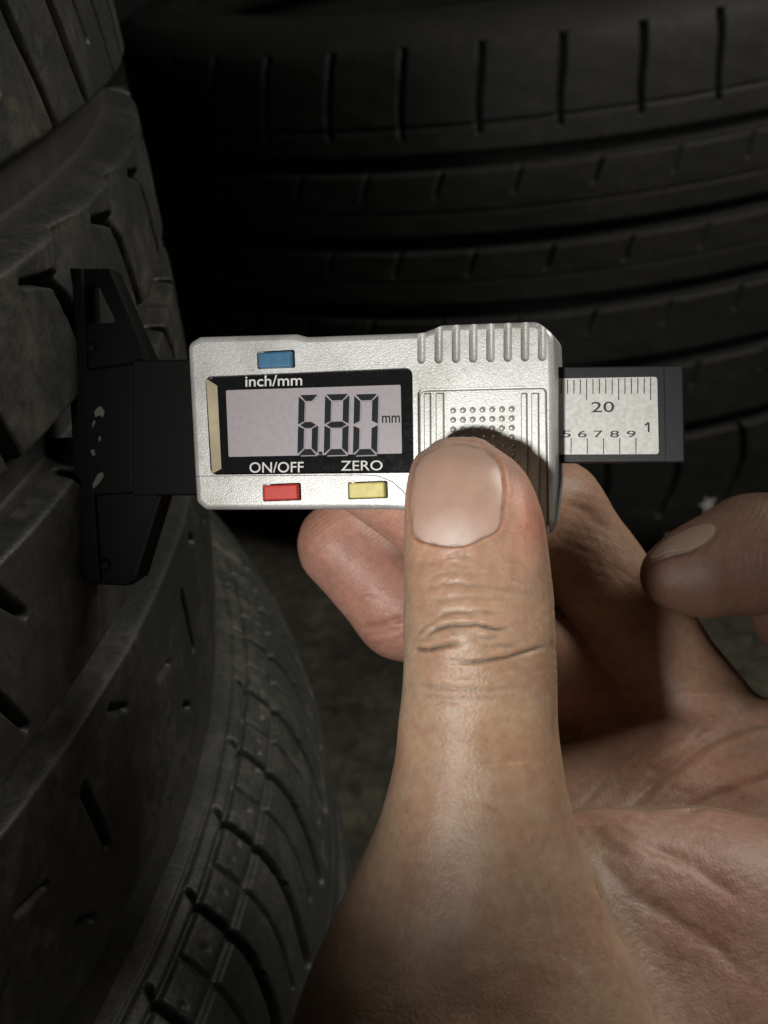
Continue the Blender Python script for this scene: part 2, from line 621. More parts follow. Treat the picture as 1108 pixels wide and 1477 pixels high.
SILVER = silver_paint()
BLACK = plain('black_plastic', (0.004, 0.004, 0.004), 0.62, 0, 2600, 0.15, 0.0001, spec=0.12)
BEAM = plain('dark_beam_plastic', (0.010, 0.011, 0.014), 0.42, 0, 2600, 0.12, 0.0001, spec=0.3)
PLATE = plain('printed_scale_plate', (0.50, 0.505, 0.48), 0.5, 0.25, 4500, 0.15, 0.00008, var=0.16)
INK = plain('black_ink', (0.012, 0.012, 0.016), 0.6)
WHITE = plain('white_print', (0.66, 0.66, 0.63), 0.6)
def scuffed_panel():
    m, nt, b = new_mat('black_window_panel')
    n1 = noise(nt, 2400, 3, 0.6)
    n2 = noise(nt, 300, 5, 0.7, dist=2.0)
    r1 = ramp(nt, n1.outputs['Fac'], [(0.66, (0.008, 0.008, 0.009)), (0.78, (0.09, 0.09, 0.085))])
    r2 = ramp(nt, n2.outputs['Fac'], [(0.35, 0.13), (0.7, 0.19)])
    nt.links.new(r1.outputs[0], b.inputs['Base Color'])
    nt.links.new(r2.outputs[0], b.inputs['Roughness'])
    return m

PANEL = scuffed_panel()
LCD = plain('lcd_glass', (0.345, 0.315, 0.335), 0.38, 0, 3800, 0.08, 0.00005, var=0.07)
LCD_INK = plain('lcd_segment', (0.012, 0.015, 0.018), 0.5, spec=0.1)
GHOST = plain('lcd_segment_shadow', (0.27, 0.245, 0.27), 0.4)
BLUE = plain('blue_plastic', (0.035, 0.135, 0.25), 0.45, 0, 2500, 0.1, 0.00008)
RED = plain('red_plastic', (0.52, 0.035, 0.022), 0.42, 0, 2500, 0.1, 0.00008)
YELLOW = plain('yellow_plastic', (0.66, 0.58, 0.20), 0.45, 0, 2500, 0.1, 0.00008)
BEIGE = plain('reflection_tinted_bevel', (0.42, 0.37, 0.26), 0.22, 0.0, 300, 0.05, 0.0001, var=0.3)  # beige reflection on the clear bevel, put into its base colour
CHALK = plain('chalky_smear', (0.12, 0.115, 0.10), 0.8, 0, 1500, 0.4, 0.0003)
STEEL = plain('steel_pin', (0.30, 0.30, 0.30), 0.3, 1.0, 2000, 0.1, 0.00005)

WF = 7.0      # front of the housing
# housing
outl = [(275, 497), (292, 487), (430, 483), (446, 487), (612, 481), (640, 470), (776, 465), (800, 483), (803, 560), (803, 690), (797, 752), (785, 772), (720, 768), (640, 740), (560, 734), (300, 735), (287, 724)]
radii = [1.6, 1.0, 1.5, 1.5, 1.5, 1.5, 2.4, 2.2, 3, 3, 1.4, 1.4, 2, 2, 2, 1.4, 1.4]
body = prism('housing', round_poly(Gs(outl, WF - 1.5), radii, 5), -5.0, WF, SILVER, gauge, 1.7, 5)
cutters = []
win = round_poly(Gs([(296, 543), (595, 530), (597, 682), (304, 685)], WF), [1.0, 1.3, 0.8, 1.3], 6)
cutters.append(prism('c', win, WF - 1.6, WF + 3, None, gauge))
pad_out = round_poly(Gs([(602, 561), (789, 556), (793, 790), (604, 790)], WF), [1.0, 1.0, 0.2, 0.2], 5)
cutters.append(prism('c', pad_out, WF - 1.0, WF + 3, None, gauge))
# slot row along the top edge: rounded channels that run over the edge
rib_cut = []
for kx in range(8):
    px = 608 + 24.9 * kx
    u0, v0 = G(px, 525 - kx * 0.6, WF)
    u1, v1 = G(px, 455, WF)
    bm = bmesh.new()
    rr_ = 0.66
    bmesh.ops.create_uvsphere(bm, u_segments=14, v_segments=8, radius=rr_ * .001)
    for vtx in bm.verts:
        vtx.co.y *= 1.0
        if vtx.co.y > 1e-7:
            vtx.co.y += (v1 - v0) * .001
        vtx.co.x += u0 * .001
        vtx.co.y += (v0 + rr_) * .001
        vtx.co.z = vtx.co.z * 1.15 + (WF + 0.02) * .001
    # slope the channel down over the rounded edge
    me = bpy.data.meshes.new('c')
    bm.to_mesh(me)
    bm.free()
    c = bpy.data.objects.new('c', me)
    COL.objects.link(c)
    c.parent = gauge
    rib_cut.append(c)
cover_px = [(281, 686.5), (520, 684.5), (545, 686), (566, 694), (583, 709), (592, 722), (600, 760), (300, 760), (270, 745)]
cut_cover = prism('c', Gs(cover_px, WF), -6, WF + 3, None, gauge)
btn = {'blue': [(372, 509), (420, 506), (421, 529), (373, 531)], 'red': [(380, 700), (429, 698), (430, 720), (381, 722)], 'yellow': [(503, 697), (554, 695), (555, 717), (504, 719)]}


def grow(pts, k):
    c = np.mean(np.array(pts), 0)
    return [tuple(c + (np.array(p) - c) + np.sign(np.array(p) - c) * k + np.array([3.5 if p[0] > c[0] else 0, 0])) for p in pts]

cutters.append(prism('c', round_poly(Gs(grow(btn['blue'], 1.6), WF), 0.3, 3), WF - 1.8, WF + 3, None, gauge))
cut(body, cutters + rib_cut + [cut_cover])

# battery cover strip along the lower edge: same outline, kept only below the joint line
cover = prism('battery_cover', round_poly(Gs(outl, WF - 1.5), radii, 5), -4.97, WF - 0.03, SILVER, gauge, 1.7, 5)
keep_px = [(240, 650), (240, 687.6), (281, 687.4), (520, 685.4), (545, 686.9), (565.4, 695), (582, 709.8), (590.8, 722.5), (598.5, 762), (598.5, 790), (830, 790), (830, 430), (240, 430)]
cut_keep = prism('c', Gs(keep_px[1:], WF), -8, WF + 4, None, gauge)
cc = [cut_keep]
for nm in ('red', 'yellow'):
    cc.append(prism('c', round_poly(Gs(grow(btn[nm], 1.6), WF), 0.3, 3), WF - 1.8, WF + 3, None, gauge))
cut(cover, cc)

for nm, mt in (('blue', BLUE), ('red', RED), ('yellow', YELLOW)):
    b_ = prism('button', round_poly(Gs(btn[nm], WF + 1.0), 0.35, 4), WF - 2.2, WF + 1.15, mt, gauge, 0.32, 4, True)
    b_['label'] = nm + ' push button'

# display window
panel = prism('display_window', round_poly(Gs([(297, 544), (594, 531), (596, 681), (305, 684)], WF), [1.0, 1.3, 0.8, 1.3], 6), WF - 1.7, WF - 0.9, PANEL, gauge)
bev_l = Gs([(298, 546), (312, 556), (318, 676), (307, 683)], WF - 0.4)
V = []
for (u, v), w in zip(bev_l, (-0.15, -0.82, -0.82, -0.15)):
    V.append((u * .001, v * .001, (WF + w) * .001))
for (u, v), w in zip(bev_l, (-0.89, -0.89, -0.89, -0.89)):
    V.append((u * .001, v * .001, (WF + w) * .001))
bev = mesh_obj('window_bevel', V, [(3, 2, 1, 0), (4, 5, 6, 7), (0, 1, 5, 4), (1, 2, 6, 5), (2, 3, 7, 6), (3, 0, 4, 7)], BEIGE, panel)
lcd = prism('lcd_screen', round_poly(Gs([(326, 563), (578, 555), (580, 654), (330, 659)], WF - 0.85), 0.25, 3), WF - 0.89, WF - 0.84, LCD, gauge)


def segment_digit(px0, px1, pytop, pybot, on, w, mat, dx=0.0, dy=0.0, name='digit'):
    """seven-segment figure from bevel-ended bars; segments a b c d e f g"""
    x0, y0 = px0 + dx, pytop + dy
    W_, H_ = px1 - px0, pybot - pytop
    t = 8.8
    g = 1.1
    hy = H_ / 2
    segs = {
        'a': [(g + 1, 0), (W_ - g - 1, 0), (W_ - t - g, t), (t + g, t)],
        'd': [(t + g, H_ - t), (W_ - t - g, H_ - t), (W_ - g - 1, H_), (g + 1, H_)],
        'g': [(g + 2, hy), (t + g, hy - t / 2), (W_ - t - g, hy - t / 2), (W_ - g - 2, hy), (W_ - t - g, hy + t / 2), (t + g, hy + t / 2)],
        'f': [(0, g + 1), (t, t + g), (t, hy - t / 2 - g), (0, hy - g)],
        'b': [(W_, g + 1), (W_, hy - g), (W_ - t, hy - t / 2 - g), (W_ - t, t + g)],
        'e': [(0, hy + g), (t, hy + t / 2 + g), (t, H_ - t - g), (0, H_ - g - 1)],
        'c': [(W_, hy + g), (W_, H_ - g - 1), (W_ - t, H_ - t - g), (W_ - t, hy + t / 2 + g)],
    }
    V, F = [], []
    for ch in on:
        pts = [G(x0 + x - (y / H_) * 2.0, y0 + y - x * 0.03, w) for x, y in segs[ch]]
        n0 = len(V)
        V += [(u * .001, v * .001, w * .001) for u, v in pts]
        a = sum(pts[i][0] * pts[(i + 1) % len(pts)][1] - pts[(i + 1) % len(pts)][0] * pts[i][1] for i in range(len(pts)))
        idx = list(range(n0, n0 + len(pts)))
        F.append(idx if a > 0 else idx[::-1])
    return mesh_obj(name, V, F, mat, lcd)

WD = WF - 0.80
for (a, b, on, lab) in ((431, 460, 'acdefg', 'figure six'), (469, 504, 'abcdefg', 'figure eight'), (511, 546, 'abcdef', 'figure zero')):
    d_ = segment_digit(a, b, 570 if a < 450 else 569, 657, on, WD, LCD_INK)
    d_['label'] = 'dark liquid crystal ' + lab
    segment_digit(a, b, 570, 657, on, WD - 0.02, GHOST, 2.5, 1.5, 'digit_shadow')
u, v = G(462.5, 656, WD)
mesh_obj('decimal_point', [((u + a) * .001, (v + b) * .001, WD * .001) for a, b in ((-.28, 0), (.28, 0), (.28, .5), (-.28, .5))], [(0, 1, 2, 3)], LCD_INK, lcd)


def text_px(name, body, x0, y0, x1, y1, w, mat, parent, bold=0.0):
    """lettering between pixels x0..x1, y0 (top) .. y1 (bottom)"""
    a = G(x0, y1, w)
    b = G(x1, y0, w)
    return text_obj(name, body, a[0], a[1], b[0] - a[0], b[1] - a[1], w, mat, parent, bold)

text_px('unit_text', 'mm', 551, 599, 577, 610, WD, plain('faint_lcd_segment', (0.02, 0.022, 0.026), 0.5, spec=0.1), lcd, 0.01)
text_px('lettering', 'inch/mm', 354, 540, 436, 558, WF - 0.87, WHITE, panel, 0.008)
text_px('lettering', 'ON/OFF', 360, 666, 438, 682, WF - 0.87, WHITE, panel, 0.004)
text_px('lettering', 'ZERO', 492, 664, 552, 679, WF - 0.87, WHITE, panel, 0.004)

# thumb pad with ridges and grip bumps
pad = prism('thumb_pad', round_poly(Gs([(604, 563.5), (787, 559), (790, 772), (606, 775)], WF), [0.9, 0.9, 0.4, 0.4], 5), WF - 2, WF - 0.42, SILVER, gauge, 0.2, 3, True)
for xa, xb in ((611, 621), (628, 640), (751, 760), (766, 777)):
    prism('pad_ridge', round_poly(Gs([(xa, 567), (xb, 567), (xb + 1, 766), (xa + 1, 766)], WF), 0.15, 2), WF - 0.6, WF + 0.02, SILVER, pad, 0.28, 3, True)
bump_me = None
for r in range(8):
    for c in range(7):
        u, v = G(653 + c * 14.1, 592 + r * 13.6 - c * 0.4, WF)
        if bump_me is None:
            bm = bmesh.new()
            bmesh.ops.create_uvsphere(bm, u_segments=12, v_segments=6, radius=0.00048)
            for vtx in bm.verts:
                vtx.co.z *= 0.75
            bump_me = bpy.data.meshes.new('grip_bump')
            bm.to_mesh(bump_me)
            bm.free()
            bump_me.polygons.foreach_set('use_smooth', np.ones(len(bump_me.polygons), bool))
            bump_me.materials.append(SILVER)
        o = bpy.data.objects.new('grip_bump', bump_me)
        COL.objects.link(o)
        o.parent = pad
        o.location = (u * .001, v * .001, (WF - 0.40) * .001)

# beam with printed scale
WB = 2.2
beam = prism('scale_beam', round_poly(Gs([(560, 531), (985, 527.5), (988, 666), (560, 669)], WB), 0.25, 3), -1.6, WB, BEAM, gauge, 0.25, 3)
frame_h = 0.0
plate = prism('scale_plate', round_poly(Gs([(700, 548), (948, 543.5), (950.5, 655), (700, 656)], WB), [0.1, 0.5, 0.5, 0.1], 4), WB - 0.2, WB + 0.06, PLATE, gauge)
lip = prism('beam_end_cap', round_poly(Gs([(957, 528), (985, 527.4), (987.5, 666), (960, 666.5)], WB), 0.2, 2), WB - 0.6, WB + 0.28, BEAM, beam, 0.15, 2)
WI = WB + 0.075


def tick(px, y0, y1, wd=0.14):
    a = G(px, y0, WI)
    b = G(px, y1, WI)
    u = a[0]
    return mesh_obj('tick_mark', [((u - wd / 2) * .001, a[1] * .001, WI * .001), ((u - wd / 2) * .001, b[1] * .001, WI * .001), ((u + wd / 2) * .001, b[1] * .001, WI * .001), ((u + wd / 2) * .001, a[1] * .001, WI * .001)], [(0, 1, 2, 3)], INK, plate)

for k in range(18):
    px = 938.6 - k * 9.27 + 0.004 * k * k
    yt = 544.6 + (940 - px) * 0.026
    tick(px, yt, 577 if k % 5 == 0 else 568)
for k in range(7):
    tick(917.4 - k * 23.4, 632, 654.6, 0.13)
text_px('numeral', '20', 853, 579, 886, 595, WI, INK, plate, 0.004)
pts = [G(x, y, WI) for x, y in [(934.2, 609), (936.8, 609), (937.2, 623.5), (934.6, 623.5), (934.2, 612.5), (930, 614.5), (929.5, 612.8)]]
mesh_obj('numeral', [(u * .001, v * .001, WI * .001) for u, v in pts], [tuple(range(7))[::-1]], INK, plate)
for ch, xc in (('9', 910.5), ('8', 886.5), ('7', 863), ('6', 840), ('5', 817)):
    text_px('numeral', ch, xc - 6.5, 621, xc + 6.5, 631, WI, INK, plate, 0.004)

# head, foot with wings, probe
head = prism('beam_head', round_poly(Gs([(190, 519), (300, 518), (300, 713), (190, 715)], 2.5), 0.4, 3), -4.0, 2.5, BLACK, gauge, 0.5, 3)
wing = round_poly(Gs([(104, 387), (160, 387), (218, 524), (236, 712), (200, 832), (181, 845), (137, 843), (124, 820), (114, 700)], 1.6), [0.5, 0.6, 1.2, 1.2, 1.2, 1.2, 1.0, 1.5, 2], 4)
foot = prism('foot', wing, -1.6, 1.6, BLACK, gauge, 0.8, 4)
hole = prism('c', round_poly(Gs([(124, 409), (142, 412), (168, 465), (126, 468)], 1.6), [0.7, 0.7, 0.5, 0.4], 4), -4, 4, None, gauge)
cut(foot, [hole])
sole = prism('foot_sole', round_poly(Gs([(103.5, 388), (122, 389), (130, 560), (148, 838), (134, 842), (121, 822), (112, 700), (104, 560)], 1.6), 0.3, 3), -3.6, 2.6, BLACK, foot, 0.85, 4)
for pts in ([(152, 388), (160, 388), (217, 520), (208, 524)], [(228, 716), (236, 714), (200, 832), (190, 832)]):
    prism('wing_rim', round_poly(Gs(pts, 1.6), 0.15, 2), -2.2, 2.3, BLACK, foot, 0.4, 3)
mid = prism('foot_boss', round_poly(Gs([(107, 535), (195, 522), (195, 712), (117, 716)], 2.2), 0.8, 4), -3.8, 2.55, BLACK, foot, 0.6, 3)
for bx_, by_ in ((131, 500), (152, 815)):
    u, v = G(bx_, by_, 1.6)
    bm = bmesh.new()
    bmesh.ops.create_uvsphere(bm, u_segments=14, v_segments=8, radius=0.0011)
    for vtx in bm.verts:
        vtx.co.z *= 0.5
        vtx.co += Vector((u * .001, v * .001, 0.0018))
    me = bpy.data.meshes.new('moulding_dot')
    bm.to_mesh(me)
    bm.free()
    me.polygons.foreach_set('use_smooth', np.ones(len(me.polygons), bool))
    me.materials.append(BLACK)
    o = bpy.data.objects.new('moulding_dot', me)
    COL.objects.link(o)
    o.parent = foot
for pts in ([(136, 594), (142, 587), (146, 586), (151, 594), (149, 602), (143, 599), (138, 602)], [(133, 611), (136, 606), (138, 608), (134, 618)], [(142, 632), (145, 628), (146, 634), (143, 638)],
            [(130, 649), (136, 648), (138, 656), (134, 658)], [(129, 712), (133, 700), (141, 684), (148, 681), (150, 687), (143, 697), (137, 703)]):
    prism('chalk_smear', Gs(pts, 2.55), 2.5, 2.58, CHALK, foot)
u, v = G(108, 640, 0)
bm = bmesh.new()
bmesh.ops.create_cone(bm, cap_ends=True, segments=20, radius1=0.0009, radius2=0.0011, depth=0.0072)
bmesh.ops.rotate(bm, verts=bm.verts, cent=(0, 0, 0), matrix=Matrix.Rotation(math.pi / 2, 3, 'Y'))
bmesh.ops.translate(bm, verts=bm.verts, vec=((u - 3.0) * .001, v * .001, 0))
me = bpy.data.meshes.new('probe')
bm.to_mesh(me)
bm.free()
me.materials.append(BLACK)
o = bpy.data.objects.new('probe', me)
COL.objects.link(o)
o.parent = gauge


# ------------------------------------------------------------------ hands
def surface_nets(vol, org, h):
    """isosurface 0 of a sampled distance field as quads"""
    nx, ny, nz = vol.shape
    neg = vol < 0
    c = np.zeros((nx - 1, ny - 1, nz - 1), np.uint8)
    for a in (0, 1):
        for b in (0, 1):
            for d in (0, 1):
                c += neg[a:nx - 1 + a, b:ny - 1 + b, d:nz - 1 + d]
    act = np.argwhere((c > 0) & (c < 8))
    idx = np.full(c.shape, -1, np.int64)
    idx[act[:, 0], act[:, 1], act[:, 2]] = np.arange(len(act))
    acc = np.zeros((len(act), 3))
    cnt = np.zeros(len(act))
    cor = [(a, b, d) for a in (0, 1) for b in (0, 1) for d in (0, 1)]
    for m in range(8):
        for n in range(m + 1, 8):
            da = np.array(cor[n]) - np.array(cor[m])
            if np.abs(da).sum() != 1:
                continue
            v0 = vol[act[:, 0] + cor[m][0], act[:, 1] + cor[m][1], act[:, 2] + cor[m][2]]
            v1 = vol[act[:, 0] + cor[n][0], act[:, 1] + cor[n][1], act[:, 2] + cor[n][2]]
            ok = (v0 < 0) != (v1 < 0)
            t = np.where(ok, v0 / np.where(ok, v0 - v1, 1), 0)
            pos = np.array(cor[m])[None] + da[None] * t[:, None]
            acc[ok] += pos[ok]
            cnt[ok] += 1
    V = (act + acc / cnt[:, None]) * h + org
    quads = []
    for ax in range(3):
        sl0 = [slice(1, -1)] * 3
        sl1 = [slice(1, -1)] * 3
        sl0[ax] = slice(0, -1)
        sl1[ax] = slice(1, None)
        a, b = neg[tuple(sl0)], neg[tuple(sl1)]
        o1, o2 = [(1, 2), (2, 0), (0, 1)][ax]
        for flip, mask in ((False, a & ~b), (True, b & ~a)):
            e = np.argwhere(mask)
            if not len(e):
                continue
            off = np.ones(3, int)
            off[ax] = 0
            e = e + off
            def cell(d1, d2):
                f = e.copy()
                f[:, o1] -= d1
                f[:, o2] -= d2
                return idx[f[:, 0], f[:, 1], f[:, 2]]
            q = np.stack([cell(1, 1), cell(0, 1), cell(0, 0), cell(1, 0)], -1)
            quads.append(q[:, ::-1] if flip else q)
    return V, np.concatenate(quads)


def smin(a, b, k):
    hh = np.clip(0.5 + 0.5 * (b - a) / k, 0, 1)
    return b + (a - b) * hh - k * hh * (1 - hh)


class Field:
    def __init__(self, lo, hi, h):
        self.lo, self.h = np.array(lo, float), h
        ax = [np.arange(lo[k], hi[k], h, dtype=np.float32) for k in range(3)]
        self.X, self.Y, self.Z = np.meshgrid(*ax, indexing='ij')

    def cone(self, a, b, ra, rb, flat=None):
        """tapered capsule; flat=(axis vector, factor) squeezes it along an axis"""
        a, b = np.array(a, float), np.array(b, float)
        d = b - a
        x, y, z = self.X - a[0], self.Y - a[1], self.Z - a[2]
        t = np.clip((x * d[0] + y * d[1] + z * d[2]) / (d @ d), 0, 1).astype(np.float32)
        x, y, z = x - t * d[0], y - t * d[1], z - t * d[2]
        if flat is not None:
            n = np.array(flat[0], float)
            n /= np.linalg.norm(n)
            k = (x * n[0] + y * n[1] + z * n[2]) * (1 / flat[1] - 1)
            x, y, z = x + k * n[0], y + k * n[1], z + k * n[2]
        return np.sqrt(x * x + y * y + z * z) - (ra + (rb - ra) * t)

    def chain(self, pts, radii, k=2.5, flat=None):
        out = None
        for i in range(len(pts) - 1):
            c = self.cone(pts[i], pts[i + 1], radii[i], radii[i + 1], flat)
            out = c if out is None else smin(out, c, k)
        return out

    def sweep(self, rows, power=2.25):
        """upright member given by rows (y, x_left, x_right, z_centre, half thickness)"""
        r = np.array(sorted(rows))
        yy = self.Y[0, :, 0]
        f = lambda c: np.interp(yy, r[:, 0], r[:, c])
        # smooth the tables a little
        xl, xr, zc, b = [np.convolve(np.pad(f(c), 2, 'edge'), np.ones(5) / 5, 'valid') for c in (1, 2, 3, 4)]
        xc, a = (xl + xr) / 2, np.maximum((xr - xl) / 2, 0.2)
        b = np.maximum(b, 0.2)
        s_ = (None, slice(None), None)
        dx = np.abs(self.X - xc[s_].astype(np.float32)) / a[s_].astype(np.float32)
        dz = np.abs(self.Z - zc[s_].astype(np.float32)) / b[s_].astype(np.float32)
        q = (dx ** power + dz ** power) ** (1 / power)
        d = (q - 1) * np.minimum(a, b)[s_].astype(np.float32)
        over = np.maximum(self.Y - r[-1, 0], r[0, 0] - self.Y)
        return np.maximum(d, over).astype(np.float32)


def poly_dist(x, y, pts):
    best = np.full(x.shape, 1e9)
    tt = np.zeros(x.shape)
    n = len(pts) - 1
    for k in range(n):
        d, t = seg_dist(x, y, pts[k], pts[k + 1])
        m = d < best
        best = np.where(m, d, best)
        tt = np.where(m, (k + t) / n, tt)
    return best, tt


def inside(x, y, poly):
    c = np.zeros(x.shape, bool)
    n = len(poly)
    for i in range(n):
        (x0, y0), (x1, y1) = poly[i], poly[(i + 1) % n]
        m = ((y0 > y) != (y1 > y)) & (x < (x1 - x0) * (y - y0) / (y1 - y0 + 1e-12) + x0)
        c ^= m
    return c


def get_arrays(me):
    n = len(me.vertices)
    co = np.empty(n * 3, np.float32)
    me.vertices.foreach_get('co', co)
    no = np.empty(n * 3, np.float32)
    me.vertex_normals.foreach_get('vector', no)
    return co.reshape(-1, 3).astype(float), no.reshape(-1, 3).astype(float)


def px_of(co):
    """hand millimetres -> photograph pixels"""
    d = D0 * 1000 - co[:, 2]
    return CX + co[:, 0] * FPX / d, CY - co[:, 1] * FPX / d


def grow_hand(name, vol, fld, levels, base_pt, mat):
    V, Q = surface_nets(vol, fld.lo, fld.h)
    o = quads_obj(name, V, Q, mat)
    md = o.modifiers.new('s', 'SUBSURF')
    md.levels = levels
    md.render_levels = levels
    bpy.context.view_layer.update()
    bake(o, None)
    o.data.polygons.foreach_set('use_smooth', np.ones(len(o.data.polygons), bool))
    return o


def finish_hand(o, co, base_pt, colors):
    """write displaced vertices (hand mm) back as world metres around base_pt"""
    w = to_world(co)
    b = to_world(base_pt)
    o.data.vertices.foreach_set('co', np.ascontiguousarray(w - b, np.float32).ravel())
    o.location = b
    at = o.data.color_attributes.new('skin', 'FLOAT_COLOR', 'POINT')
    rgba = np.concatenate([colors, np.ones((len(colors), 1))], 1).astype(np.float32)
    at.data.foreach_set('color', rgba.ravel())
    o.data.update()


def skin_material(name, rough, gloss, fine=1.0):
    m, nt, b = new_mat(name)
    at = nt.nodes.new('ShaderNodeAttribute')
    at.attribute_name = 'skin'
    n1 = noise(nt, 130, 5, 0.6)
    n2 = noise(nt, 700, 4, 0.6)
    r1 = ramp(nt, n1.outputs['Fac'], [(0.3, (0.88, 0.80, 0.76)), (0.5, (1.0, 0.98, 0.96)), (0.72, (1.08, 1.10, 1.06))])
    r2 = ramp(nt, n2.outputs['Fac'], [(0.3, (0.87, 0.82, 0.79)), (0.7, (1.07, 1.08, 1.08))])
    c = mixc(nt, 1.0, at.outputs['Color'], r1.outputs[0], 'MULTIPLY')
    c = mixc(nt, 1.0, c, r2.outputs[0], 'MULTIPLY')
    n6 = noise(nt, 2300, 2, 0.5)
    r6 = ramp(nt, n6.outputs['Fac'], [(0.24, (0.80, 0.74, 0.70)), (0.36, (1.0, 1.0, 1.0))])
    c = mixc(nt, 1.0, c, r6.outputs[0], 'MULTIPLY')
    n7 = noise(nt, 45, 4, 0.6)
    r7 = ramp(nt, n7.outputs['Fac'], [(0.35, (0.93, 0.97, 0.98)), (0.65, (1.06, 0.96, 0.93))])
    c = mixc(nt, 1.0, c, r7.outputs[0], 'MULTIPLY')
    nt.links.new(c, b.inputs['Base Color'])
    b.inputs['Roughness'].default_value = rough
    b.inputs['Specular IOR Level'].default_value = gloss
    b.inputs['Subsurface Weight'].default_value = 0.7
    b.inputs['Subsurface Radius'].default_value = (1.0, 0.38, 0.2)
    b.inputs['Subsurface Scale'].default_value = 0.0022
    # pores and criss-cross skin lines
    tc = nt.nodes.new('ShaderNodeTexCoord')
    vo = nt.nodes.new('ShaderNodeTexVoronoi')
    vo.feature = 'DISTANCE_TO_EDGE'
    vo.inputs['Scale'].default_value = 1250
    nt.links.new(tc.outputs['Object'], vo.inputs['Vector'])
    b1 = bump(nt, b, vo.outputs['Distance'], 0.20 * fine, 0.0003)
    n3 = noise(nt, 1900, 3, 0.6)
    bump(nt, b, n3.outputs['Fac'], 0.28 * fine, 0.00025, b1)
    return m


def nail_material(name, tint):
    m, nt, b = new_mat(name)
    at = nt.nodes.new('ShaderNodeAttribute')
    at.attribute_name = 'skin'
    n1 = noise(nt, 420, 4, 0.6)
    r1 = ramp(nt, n1.outputs['Fac'], [(0.3, 0.92), (0.7, 1.05)])
    nt.links.new(mixc(nt, 1.0, at.outputs['Color'], r1.outputs[0], 'MULTIPLY'), b.inputs['Base Color'])
    b.inputs['Roughness'].default_value = 0.36
    b.inputs['Subsurface Weight'].default_value = 0.5
    b.inputs['Subsurface Radius'].default_value = (1.0, 0.45, 0.35)
    b.inputs['Subsurface Scale'].default_value = 0.0012
    b.inputs['Coat Weight'].default_value = 0.12
    b.inputs['Coat Roughness'].default_value = 0.3
    bump(nt, b, n1.outputs['Fac'], 0.08, 0.0003)
    return m


def smooth_loop(pts, sub=5):
    """closed Catmull-Rom curve through the points"""
    p = np.array(pts, float)
    n = len(p)
    out = []
    for i in range(n):
        a, b, c, d = p[(i - 1) % n], p[i], p[(i + 1) % n], p[(i + 2) % n]
        for k in range(sub):
            t = k / sub
            out.append(tuple(0.5 * (2 * b + (c - a) * t + (2 * a - 5 * b + 4 * c - d) * t * t + (3 * b - a - 3 * c + d) * t ** 3)))
    return out


def make_nail(hand, co, base_pt, outline_px, z_lift, arch, thick, color_fn, mat, pole):
    """a curved plate laid on the fingertip: outline in pixels, lying on the skin's own surface"""
    px, py = px_of(co)
    tris_sel = None
    poly = smooth_loop(outline_px)
    P = np.array(poly)
    ctr = P.mean(0)
    rings = [0.0, 0.2, 0.4, 0.58, 0.74, 0.86, 0.94, 0.985, 1.0]
    me = hand.data
    nf = len(me.polygons)
    q = np.empty(nf * 4, np.int32)
    me.loops.foreach_get('vertex_index', q)
    q = q.reshape(-1, 4)
    near = (px > P[:, 0].min() - 12) & (px < P[:, 0].max() + 12) & (py > P[:, 1].min() - 12) & (py < P[:, 1].max() + 12) & pole(co)
    q = q[near[q].all(1)]
    un, inv = np.unique(q.ravel(), return_inverse=True)
    tree = BVHTree.FromPolygons([Vector(v) for v in co[un]], [tuple(f) for f in inv.reshape(-1, 4).tolist()])
    eye = Vector((0, 0, D0 * 1000))

    def skin_at(x, y):
        d = (Vector(hs(x, y, 0)) - eye).normalized()
        hit, nn, _, _ = tree.ray_cast(eye, d)
        if hit is None:
            hit, nn, _, _ = tree.find_nearest(Vector(hs(x, y, float(co[un][:, 2].mean()))))
        if nn.z < 0:
            nn = -nn
        return np.array(hit), np.array(nn)
    V, F = [], []
    n = len(P)
    fr = []
    down = []
    for r in rings:
        for p in P:
            c = ctr + (p - ctr) * r
            h_, nn = skin_at(*c)
            V.append(h_ + nn * (z_lift + arch * (1 - r ** 2.0)))
            fr.append(tuple(c))
            if r == rings[-1]:
                down.append(h_ - nn * thick)
    for r in range(len(rings) - 1):
        for k in range(n):
            k2 = (k + 1) % n
            F.append((r * n + k, r * n + k2, (r + 1) * n + k2, (r + 1) * n + k))
    top = len(V)
    # rim turned down into the skin gives the plate its thickness
    for p, h_ in zip(P, down):
        V.append(h_)
        fr.append(tuple(p))
    l0 = (len(rings) - 1) * n
    for k in range(n):
        k2 = (k + 1) % n
        F.append((l0 + k, l0 + k2, top + k2, top + k))
    b = to_world(base_pt)
    W = to_world(np.array(V)) - b
    o = mesh_obj('nail', W, F, mat, hand, True)
    fr = np.array(fr)
    cols = color_fn(fr[:, 0], fr[:, 1])
    at = o.data.color_attributes.new('skin', 'FLOAT_COLOR', 'POINT')
    at.data.foreach_set('color', np.concatenate([cols, np.ones((len(cols), 1))], 1).astype(np.float32).ravel())
    return o


